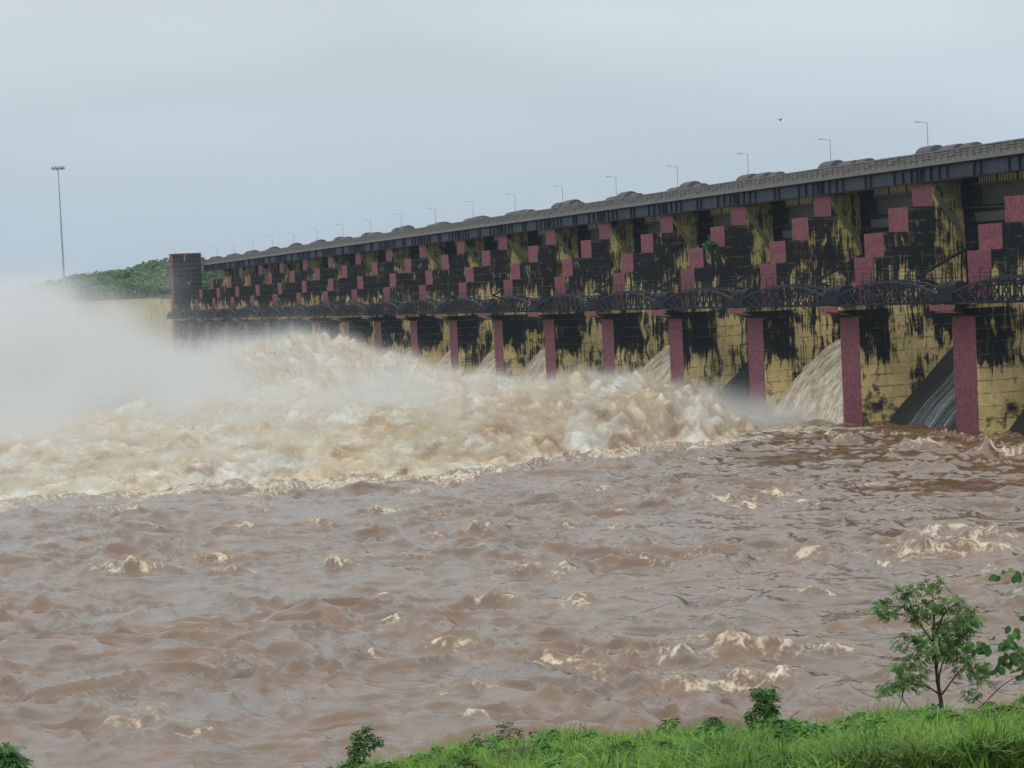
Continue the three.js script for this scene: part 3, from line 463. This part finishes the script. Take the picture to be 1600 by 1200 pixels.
// ------------------------------------------------------------------ end tower, training wall, far bank
{
  const x = -S * 18, t = top(new THREE.Group(), 'end_tower', 'tall square tower with a crimson edge closing the far end of the dam', 'tower'); t.position.x = x;
  const side = std([1, 1, 1], 0.9, { map: pierSide(40), bumpMap: concreteBump, bumpScale: 0.035 });
  for (let k = 0; k < 26; k++) part(boxGeo(0, PW, -3 + k * 1.075, -3 + k * 1.075 + 1.04, -6.6, 0, true), [side, side, side, side, red, side], 'concrete_course', t);
  part(boxGeo(0.05, PW - 0.05, -3, 24.9, -6.5, -0.06), darkConc, 'core', t);
  part(boxGeo(-0.15, PW + 0.15, 24.96, 25.2, -6.75, 0.15), red, 'roof_slab', t);
  bar([1.2, 25.2, -1], [1.2, 26.3, -1], 0.06, galv, 'mast', t, unitRod);
  const wallTex = dataTex(512, 256, (i, j, o) => { const u = i / 512 * 60, y = j / 256 * 18, m = fbm(u * 0.2 + 70, y * 0.2, 4), r = fbm(u * 0.8 + 5, y * 0.08, 3), v = 1 + 0.25 * m + 0.15 * r, k = sstep(0.15, 0.5, r + 0.4 * m) * 0.5; for (let c = 0; c < 3; c++) o[c] = s255(clamp(lerp([0.46, 0.4, 0.27][c] * v, [0.17, 0.15, 0.11][c], k))); }); wallTex.repeat.set(1 / 60, 1 / 18);
  const wm = std([1, 1, 1], 0.9, { map: wallTex });
  const w = top(new THREE.Group(), 'training_wall', 'long pale beige retaining wall beside the end tower', 'retaining wall'); w.position.set(-345, 0, 0);
  for (let k = 0; k < 10; k++) part(boxGeo(-2, 0, -3, 15, 0.5 + k * 9, 9.46 + k * 9), wm, 'wall_panel', w);
  part(boxGeo(-2.1, 0.1, 15.02, 15.25, 0.4, 90.6), wm, 'coping', w);
  for (let k = 0; k < 40; k++) bar([-0.4, 15.25, 1 + k * 2.2], [-0.4, 16.5, 1 + k * 2.2], 0.14, darkConc, 'rail_post', w);
  bar([-0.4, 16.4, 1], [-0.4, 16.4, 87], 0.08, darkConc, 'rail', w); bar([-0.4, 15.9, 1], [-0.4, 15.9, 87], 0.08, darkConc, 'rail', w);
  part(prism([[0.45, -3], [0.45, 15], [-3, 15], [-3, 13.2], [-0.2, 11]], 0.02, 9.5), wm, 'wing_wall', w);
}
const ground = std([0.09, 0.075, 0.045], 1), grassGround = std([0.035, 0.06, 0.018], 1);
{
  const g = sheet(axis([[-3000, -600, 300], [-600, 600, 100], [600, 3000, 300]]), axis([[-3000, -600, 300], [-600, 600, 100], [600, 3000, 300]]), (x, z, o) => { o[0] = x; o[1] = -6; o[2] = z; });
  top(new THREE.Mesh(g, ground), 'ground', 'flat earth under river and banks', 'ground', null, 'structure');
  const hillH = (x, z) => { const t = sstep(-347, -420, x); return 14.6 + t * (2.5 + 5.4 * sstep(14, -26, z) * (1 - 1.1 * sstep(-21, -34, z)) - 2 * sstep(-5, 20, z) + 1.4 * n2(x * 0.02, z * 0.02)) - 20 * sstep(-347.2, -346.8, x); };
  const h = sheet(axis([[-1500, -640, 80], [-640, -347.3, 6]]), axis([[-900, -120, 60], [-120, 120, 6], [120, 900, 60]]), (x, z, o) => { o[0] = x; o[1] = hillH(x, z); o[2] = z; });
  top(new THREE.Mesh(h, grassGround), 'far_bank', 'green wooded rise beyond the retaining wall', 'hill', null, 'structure');
  // woods on it: clumps of leaf-sized faces
  const leafClump = (() => { const gs = [], r = mulberry(77); for (let k = 0; k < 90; k++) { const g = new THREE.PlaneGeometry(0.34, 0.26); const u = r() * 6.28, v = Math.acos(2 * r() - 1), d = Math.pow(r(), 0.4); g.rotateX(r() * 6); g.rotateY(r() * 6); g.translate(d * Math.sin(v) * Math.cos(u), 0.75 * d * Math.cos(v), d * Math.sin(v) * Math.sin(u)); gs.push(g); } return mergeGeometries(gs); })();
  const N = 3400, im = new THREE.InstancedMesh(leafClump, phy([0.09, 0.17, 0.06], 0.9, { transmission: 0.4, thickness: 0, side: THREE.DoubleSide }), N), c = new THREE.Color();
  for (let k = 0; k < N; k++) { const x = rr(-560, -372), z = rr(-40, 12), s = rr(1.2, 2.6), tall = rr(0, 1); dm.position.set(x, hillH(x, z) + 0.4 + tall * tall * 2.6, z); dm.rotation.set(0, rnd() * 6, 0); dm.scale.set(s, s * rr(0.8, 1.2), s); dm.updateMatrix(); im.setMatrixAt(k, dm.matrix); const v = rr(0.7, 1.3); im.setColorAt(k, c.setRGB(v * rr(0.8, 1.1), v, v * 0.9)); }
  top(im, 'woodland', 'dense far green woodland on the left bank', 'woodland', null, 'stuff');
  // high mast light
  const m = top(new THREE.Group(), 'high_mast_light', 'tall high mast floodlight pole rising out of the mist', 'floodlight mast'); m.position.set(-480, 17, 4.2);
  part(new THREE.CylinderGeometry(0.12, 0.36, 38.5, 10).translate(0, 19.25, 0), galv, 'pole', m);
  part(new THREE.TorusGeometry(1.3, 0.12, 6, 20).rotateX(Math.PI / 2).translate(0, 38.3, 0), galv, 'ring', m);
  for (let k = 0; k < 8; k++) { const a = k * Math.PI / 4; const b = part(new THREE.BoxGeometry(0.75, 0.8, 0.45), galv, 'floodlight', m); b.position.set(Math.cos(a) * 1.7, 38.5, Math.sin(a) * 1.7); b.rotation.set(-0.5, -a + Math.PI / 2, 0, 'YXZ'); bar([0, 38.3, 0], [Math.cos(a) * 1.3, 38.3, Math.sin(a) * 1.3], 0.1, galv, 'spoke', m); }
}
// ------------------------------------------------------------------ near bank
const edgeTable = [[40, 118], [60, 113], [67, 110.9], [71, 109.6], [73.5, 109.8], [77, 108.1], [80, 108.4], [82.5, 108.2], [87, 105.7], [95, 104], [130, 100]];
function bankEdge(z) { for (let k = 1; k < edgeTable.length; k++) if (z <= edgeTable[k][0]) { const [a, xa] = edgeTable[k - 1], [b, xb] = edgeTable[k]; return lerp(xa, xb, clamp((z - a) / (b - a))); } return 100; }
function bankY(x, z) { const t = x - bankEdge(z), n = 0.14 * fbm(x * 0.4, z * 0.4, 3); return t < 0 ? Math.max(-4, 3.45 - sstep(80.2, 83.5, z) * 0.75 + t * 0.85 - 0.02 * t * t) + n : 3.45 + 0.19 * t + n - sstep(80.2, 83.5, z) * 0.75; }
{
  const g = sheet(axis([[94, 104, 0.7], [104, 122, 0.3], [122, 300, 5]]), axis([[-60, 50, 5], [50, 62, 1], [62, 92, 0.3], [92, 130, 2], [130, 300, 10]]), (x, z, o) => { o[0] = x; o[1] = bankY(x, z) - (x > 135 ? 0.0 : 0); o[2] = z; });
  top(new THREE.Mesh(g, grassGround), 'near_bank', 'grassy earth slope of the near river bank', 'bank', null, 'structure');
}
function bladeTuft(n, seed, len) {
  const r = mulberry(seed), p = [], ix = [], nn = 5;
  for (let k = 0; k < n; k++) {
    const a = r() * 6.283, L = len * (0.55 + 0.6 * r()), bend = 0.25 + 0.75 * r(), w = 0.008 + 0.009 * r(), bx = (r() - 0.5) * 0.22, bz = (r() - 0.5) * 0.22, ca = Math.cos(a), sa = Math.sin(a), b0 = p.length / 3;
    for (let j = 0; j <= nn; j++) { const t = j / nn, out = L * bend * t * t * 0.75, y = L * (t - 0.45 * bend * t * t * t), ww = w * (1 - t * t * 0.95); for (const s of [-1, 1]) p.push(bx + ca * out - sa * ww * s, y, bz + sa * out + ca * ww * s); }
    for (let j = 0; j < nn; j++) { const q = b0 + j * 2; ix.push(q, q + 1, q + 2, q + 1, q + 3, q + 2); }
  }
  const g = new THREE.BufferGeometry(); g.setAttribute('position', new THREE.Float32BufferAttribute(p, 3)); g.setIndex(ix); g.computeVertexNormals(); return g;
}
const leafMat = (rgb) => phy(rgb, 0.75, { transmission: 0.4, thickness: 0, specularIntensity: 0.35, side: THREE.DoubleSide });
{
  const c = new THREE.Color();
  for (const [seed, len, N, name, label] of [[3, 0.66, 26000, 'grass', 'tall bright green grass covering the near bank'], [4, 0.36, 13000, 'short_grass', 'short undergrowth of fresh green grass on the near bank']]) {
    const im = new THREE.InstancedMesh(bladeTuft(16, seed, len), leafMat([0.17, 0.31, 0.04]), N);
    for (let k = 0; k < N; k++) {
      const z = rr(60, 92), t = rr(-1.3, 15), x = bankEdge(z) + t, den = n2(x * 0.5, z * 0.5) + 0.6 * n2b(x * 1.3, z * 1.3), s = (0.82 + 0.36 * den + rr(-0.2, 0.35)) * (t < -0.6 ? 0.75 : 1);
      dm.position.set(x, bankY(x, z) - 0.02, z); dm.rotation.set(rr(-0.15, 0.15), rnd() * 6.28, rr(-0.15, 0.15)); dm.scale.set(s * 1.15, s, s * 1.15); dm.updateMatrix(); im.setMatrixAt(k, dm.matrix);
      const v = 0.8 + 0.42 * n2b(x * 0.6, z * 0.6) + rr(-0.25, 0.3), yl = rr(0.8, 1.2); im.setColorAt(k, c.setRGB(v * yl, v, v * 0.9));
    }
    top(im, name, label, 'grass', null, 'stuff');
  }
}
// ------------------------------------------------------------------ trees and shrubs on the bank
const bark = std([0.03, 0.022, 0.017], 0.95);
function limb(pts, r0, r1, name, parent, mat = bark) {
  const c = new THREE.CatmullRomCurve3(pts.map((p) => new THREE.Vector3(...p))), g = new THREE.TubeGeometry(c, pts.length * 6, 1, 6), p = g.attributes.position, seg = pts.length * 6, q = new THREE.Vector3();
  for (let i = 0; i < p.count; i++) { const j = Math.floor(i / 7), t = j / seg; c.getPointAt(Math.min(1, t), q); const r = lerp(r0, r1, t); p.setXYZ(i, q.x + (p.getX(i) - q.x) * r, q.y + (p.getY(i) - q.y) * r, q.z + (p.getZ(i) - q.z) * r); }
  g.computeVertexNormals(); return part(g, mat, name, parent);
}
function leafQuad(L, W) { const g = new THREE.BufferGeometry(); g.setAttribute('position', new THREE.Float32BufferAttribute([0, 0, 0, -W, 0.04 * L, L * 0.45, 0, -0.05 * L, L * 0.5, W, 0.04 * L, L * 0.45, 0, -0.12 * L, L], 3)); g.setIndex([0, 2, 1, 0, 3, 2, 1, 2, 4, 2, 3, 4]); return g; }
function foliage(clumps, seed, per, leaflet, pinnate) { // clumps [x, y, z, rx, ry] in metres; sprays of leaflets
  const r = mulberry(seed), base = leafQuad(leaflet, leaflet * 0.26).attributes.position.array, idx = [0, 2, 1, 0, 3, 2, 1, 2, 4, 2, 3, 4], p = [], ix = [], col = [], M = new THREE.Matrix4(), E = new THREE.Euler(), Q = new THREE.Quaternion(), v = new THREE.Vector3(), sp = new THREE.Matrix4();
  for (const [cx, cy, cz, rx, ry] of clumps) for (let k = 0; k < per * rx * ry * 60; k++) {
    const u = r() * 6.28, d = Math.sqrt(r()), hh = (r() - 0.5) * 2, px = cx + rx * d * Math.cos(u), py = cy + ry * d * Math.sin(u), pz = cz + rx * 0.8 * hh * Math.sqrt(1 - d * d * 0.8);
    E.set(0.2 + r() * 0.7, r() * 6.28, (r() - 0.5) * 0.6, 'YXZ'); Q.setFromEuler(E); sp.compose(new THREE.Vector3(px, py, pz), Q, new THREE.Vector3(1, 1, 1));
    const n = pinnate ? 5 : 2, tone = 0.65 + 0.7 * r(), warm = 0.85 + 0.3 * r();
    for (let m = 0; m < n; m++) for (const s of [-1, 1]) {
      E.set(0.25 * (r() - 0.3), s * (pinnate ? 0.95 : 0.6 + r()), 0.3 * (r() - 0.5)); Q.setFromEuler(E); const sc = 0.75 + 0.5 * r(); M.compose(new THREE.Vector3(0, 0, m * leaflet * 0.62), Q, new THREE.Vector3(sc, sc, sc)).premultiply(sp);
      const b = p.length / 3; for (let i = 0; i < 5; i++) { v.set(base[i * 3], base[i * 3 + 1], base[i * 3 + 2]).applyMatrix4(M); p.push(v.x, v.y, v.z); col.push(tone * warm, tone, tone * 0.8); }
      for (const q of idx) ix.push(b + q);
    }
  }
  const g = new THREE.BufferGeometry(); g.setAttribute('position', new THREE.Float32BufferAttribute(p, 3)); g.setAttribute('color', new THREE.Float32BufferAttribute(col, 3)); g.setIndex(ix); g.computeVertexNormals(); return g;
}
const crownMat = (rgb) => phy(rgb, 0.7, { transmission: 0.3, thickness: 0, specularIntensity: 0.4, side: THREE.DoubleSide, vertexColors: true });
const PX = 44.2 / 3270.8, ZP = PX / 4.615; // metres in the tree's own upright plane for marks measured on it
{
  const t = top(new THREE.Group(), 'slender_tree', 'slender dark stemmed tree with feathery leaves rising from the grass', 'tree'); t.position.set(109.84, 3.75, 68.49); t.rotation.y = YAW;
  const L = (x, y, z = 0) => [(x - 525) * ZP, (1165 - y) * ZP, z];
  limb([L(525, 1170), L(515, 1050), L(500, 930), L(488, 780), L(470, 600, 0.1), L(488, 420, 0.05), L(476, 215)], 0.05, 0.008, 'trunk', t);
  const limbs = [[[505, 1000], [410, 930, 0.2], [250, 900, 0.3], [110, 925, 0.3]], [[525, 1000], [660, 880, -0.3], [770, 800, -0.4]], [[478, 640], [390, 500, -0.2], [300, 400, -0.3], [150, 385, -0.3]], [[390, 500, -0.2], [330, 360, -0.1], [300, 230, 0]], [[475, 600, 0.1], [555, 400, 0.3], [640, 360, 0.4], [760, 440, 0.5]], [[500, 950], [475, 880, 0.2], [480, 700, 0.3], [400, 640, 0.4]], [[510, 1000], [525, 880, -0.2], [600, 700, -0.3], [700, 520, -0.2]], [[250, 900, 0.3], [230, 990, 0.3], [290, 1090, 0.3]]];
  for (const b of limbs) limb(b.map((q) => L(...q)), 0.022, 0.005, 'limb', t);
  const cl = [[480, 225, 90, 42, 0], [300, 265, 85, 50, 0], [185, 390, 95, 60, -0.3], [400, 400, 130, 75, -0.1], [565, 345, 95, 60, 0.3], [720, 430, 95, 55, 0.4], [600, 560, 130, 80, 0], [480, 630, 140, 90, 0.2], [285, 590, 80, 55, 0.3], [300, 780, 115, 70, 0.2], [150, 915, 85, 50, 0.3], [300, 885, 90, 50, 0.2], [620, 700, 110, 70, -0.2], [770, 850, 110, 75, -0.4], [700, 500, 80, 60, -0.2], [740, 1010, 60, 40, -0.1]].map(([x, y, a, b, z]) => [...L(x, y, z), a * ZP, b * ZP]);
  part(foliage(cl.map(([a, b, c, d, e]) => [a, b, c, d * 1.15, e * 1.2]), 5, 14, 0.066, true), crownMat([0.085, 0.185, 0.042]), 'crown', t);
  // broad-leaved shrub leaning in beside it: every leaf its own
  const s = top(new THREE.Group(), 'broadleaf_shrub', 'arching shrub with large rounded leaves beside the slender tree', 'shrub'); s.position.set(111.6, 3.9, 66.9); s.rotation.y = YAW;
  const off = (x, y, z = 0) => { const a = L(x, y, z); return [a[0] - 2.1, a[1] - 0.15, a[2] - 0.1]; };
  const stems = [[[1200, 1165], [1130, 930], [1050, 770], [950, 640], [850, 600], [680, 625]], [[1220, 1165], [1190, 600], [1150, 260], [1030, 130], [880, 125]], [[545, 1112], [690, 1030], [880, 890], [1000, 820], [1130, 800]], [[1205, 1165], [1140, 940], [1020, 800], [930, 700], [850, 760]], [[1190, 900], [1130, 700], [1090, 560], [960, 520]], [[1210, 700], [1140, 480], [1070, 400]]];
  const leafGeo = [0.13, 0.16, 0.19].map((l) => { const sh = new THREE.Shape(); sh.moveTo(0, 0); sh.bezierCurveTo(l * 0.5, l * 0.1, l * 0.46, l * 0.75, 0, l); sh.bezierCurveTo(-l * 0.46, l * 0.75, -l * 0.5, l * 0.1, 0, 0); const g = new THREE.ShapeGeometry(sh, 6), p = g.attributes.position; for (let i = 0; i < p.count; i++) p.setZ(i, -0.9 * p.getX(i) * p.getX(i) / l - 0.25 * p.getY(i) * p.getY(i) / l + 0.35 * Math.abs(p.getX(i))); g.computeVertexNormals(); return g; });
  const lm = [[0.06, 0.15, 0.035], [0.08, 0.19, 0.045], [0.045, 0.12, 0.035], [0.13, 0.24, 0.06]].map(leafMat);
  stems.forEach((st, k) => {
    const pts = st.map(([x, y]) => off(x, y, rr(-0.2, 0.2))); limb(pts, 0.018, 0.005, 'stem', s);
    if (k === 2) return;
    const cv = new THREE.CatmullRomCurve3(pts.map((q) => new THREE.Vector3(...q)));
    for (let j = 0; j < [60, 16, 0, 40, 30, 14][k]; j++) { const q = cv.getPointAt(lerp([0.25, 0.75, 0, 0.25, 0.25, 0.4][k], 1, rnd())), m = part(leafGeo[Math.floor(rnd() * 3)], lm[Math.floor(rnd() * 3.3) % 4], 'leaf', s); m.position.set(q.x + rr(-0.13, 0.13), q.y + rr(-0.1, 0.12), q.z + rr(-0.15, 0.15)); m.rotation.set(rr(-1.2, 0.4), rr(-0.7, 0.7), Math.PI + rr(-1.3, 1.3), 'YXZ'); }
  });
}
function shrub(name, label, pos, clumps, per, leaflet, rgb, h, pinnate = false, trunkR = 0.02) {
  const t = top(new THREE.Group(), name, label, 'shrub'); t.position.set(pos[0], bankY(pos[0], pos[1]) - 0.03, pos[1]); t.rotation.y = YAW;
  limb([[0, 0, 0], [0.02, h * 0.5, 0.02], [-0.02, h, 0]], trunkR, 0.006, 'stem', t);
  clumps.forEach(([x, y, z]) => limb([[0, Math.max(0.05, y * 0.35), 0], [x * 0.5, y * 0.75, z * 0.5], [x, y, z]], 0.008, 0.003, 'twig', t));
  part(foliage(clumps, Math.floor(pos[0] * 31 + pos[1] * 7), per, leaflet, pinnate), crownMat(rgb), 'foliage', t);
}
shrub('young_sapling', 'dark leafy young sapling with bare thin stem in the grass', [113.3, 74.2], [[0, 1.15, 0, 0.22, 0.22], [-0.06, 0.85, 0, 0.3, 0.26], [0.06, 0.6, 0, 0.3, 0.2], [-0.12, 1.3, 0.05, 0.14, 0.12], [0.14, 1.32, 0, 0.13, 0.1]], 36, 0.085, [0.07, 0.155, 0.04], 1.3, false, 0.018);
shrub('leafy_weed', 'bushy green weed beside the young sapling', [112.6, 75.0], [[0, 0.5, 0, 0.35, 0.25], [-0.25, 0.35, 0, 0.3, 0.25], [0.3, 0.4, 0, 0.28, 0.3], [0.1, 0.75, 0, 0.2, 0.15]], 40, 0.1, [0.05, 0.12, 0.035], 0.7);
shrub('riverside_shrub', 'upright shrub with drooping leaves at the edge of the grass', [108.9, 80.6], [[0.1, 1.12, 0, 0.2, 0.13], [0.27, 0.95, 0, 0.18, 0.13], [0, 0.75, 0, 0.2, 0.22], [-0.1, 0.35, 0, 0.25, 0.25], [-0.35, 0.2, 0, 0.25, 0.2]], 36, 0.085, [0.065, 0.15, 0.04], 0.95);
shrub('airy_weed', 'small airy weed with reddish twigs on the bank edge', [107.9, 77.2], [[0, 0.95, 0, 0.24, 0.14], [-0.18, 0.75, 0, 0.18, 0.14], [0.18, 0.72, 0, 0.18, 0.14], [0, 0.5, 0, 0.2, 0.2]], 26, 0.06, [0.06, 0.11, 0.035], 0.6);
shrub('low_weed', 'low dark weed at the bank edge left of the slender tree', [109.3, 70.2], [[0, 0.5, 0, 0.32, 0.14], [-0.25, 0.38, 0, 0.25, 0.14], [0.3, 0.4, 0, 0.22, 0.14]], 34, 0.07, [0.035, 0.085, 0.03], 0.5, true);
shrub('feathery_shrub', 'isolated feathery shrub low on the bank far from the trees', [106.6, 86.9], [[0.05, 1.8, 0, 0.2, 0.18], [0.2, 1.55, 0, 0.25, 0.22], [-0.1, 1.4, 0, 0.3, 0.25], [0.1, 1.1, 0, 0.32, 0.25]], 40, 0.075, [0.06, 0.16, 0.04], 1.6, true);
{ // the black hump in the grass
  const g = new THREE.IcosahedronGeometry(0.8, 4), p = g.attributes.position; for (let i = 0; i < p.count; i++) { const x = p.getX(i), y = p.getY(i), z = p.getZ(i), k = 1 + 0.08 * n3(x * 2, y * 2, z * 2) + 0.02 * n3(x * 8, y * 8, z * 8); p.setXYZ(i, x * k * 0.95, y * k * 0.45, z * k * 0.8); } g.computeVertexNormals();
  const r = top(new THREE.Mesh(g, std([0.012, 0.012, 0.014], 0.7)), 'black_boulder', 'rounded black boulder half hidden in the grass', 'boulder'); r.position.set(111.9, 4.32, 78.25); r.rotation.y = YAW; r.castShadow = true;
}
{ // dry stalks left standing
  const N = 420, im = new THREE.InstancedMesh(bladeTuft(5, 12, 0.8), leafMat([0.3, 0.25, 0.12]), N);
  for (let k = 0; k < N; k++) { const z = rr(62, 82), x = bankEdge(z) + rr(-0.8, 9), s = rr(0.6, 1.25); dm.position.set(x, bankY(x, z), z); dm.rotation.set(rr(-0.3, 0.3), rnd() * 6.28, rr(-0.3, 0.3)); dm.scale.set(s * 0.7, s, s * 0.7); dm.updateMatrix(); im.setMatrixAt(k, dm.matrix); }
  top(im, 'dry_stalks', 'thin dry straw coloured stalks among the green grass', 'dry grass', null, 'stuff');
}
{ // broad-leaved weeds mixed into the grass
  const N = 520, im = new THREE.InstancedMesh(foliage([[0, 0.3, 0, 0.22, 0.2]], 41, 16, 0.085, false), crownMat([0.095, 0.2, 0.045]), N), c = new THREE.Color();
  for (let k = 0; k < N; k++) { const z = rr(60, 92), x = bankEdge(z) + rr(-0.9, 12); if (n2(x * 0.7 + 50, z * 0.7) < 0.05) { k -= rnd() < 0.9 ? 1 : 0; if (rnd() < 0.9) continue; } const s = rr(0.6, 1.5); dm.position.set(x, bankY(x, z), z); dm.rotation.set(0, rnd() * 6.28, 0); dm.scale.set(s, s * rr(0.8, 1.3), s); dm.updateMatrix(); im.setMatrixAt(k, dm.matrix); const v = rr(0.6, 1.4); im.setColorAt(k, c.setRGB(v * rr(0.7, 1.2), v, v)); }
  top(im, 'broadleaf_weeds', 'leafy weeds growing through the grass of the near bank', 'weeds', null, 'stuff');
}
{ // a fern-like tuft growing on a tread
  const x = -S * 3, t = top(new THREE.Mesh(foliage([[0, 0.35, 0, 0.9, 0.35], [0.5, 0.3, 0, 0.7, 0.3]], 88, 8, 0.22, false), crownMat([0.035, 0.13, 0.035])), 'ledge_plant', 'bright green plant growing on a ledge of a stained pier', 'plant'); t.position.set(x + 2.3, 16.6, -4.1);
}
// birds
for (const [x, y, z, a, l] of [[-20, 26.95, 4.4, 0.4, 'small dark bird flying alone above the dam']]) {
  const b = top(new THREE.Group(), 'bird', l, 'bird'); b.position.set(x, y, z); b.rotation.y = YAW + a; const bm = std([0.03, 0.03, 0.035], 0.8);
  part(new THREE.SphereGeometry(0.05, 10, 8).scale(2.1, 0.9, 0.9), bm, 'body', b);
  for (const s of [-1, 1]) { const sh = new THREE.BufferGeometry(); sh.setAttribute('position', new THREE.Float32BufferAttribute([0.08, 0.03, 0, -0.1, 0.03, 0, 0, 0.14, s * 0.3, -0.14, 0.12, s * 0.28, -0.1, 0.1, s * 0.6], 3)); sh.setIndex([0, 1, 2, 1, 3, 2, 2, 3, 4]); sh.computeVertexNormals(); part(sh, std([0.03, 0.03, 0.035], 0.8, { side: THREE.DoubleSide }), 'wing', b); }
}
renderer.render(scene, camera);
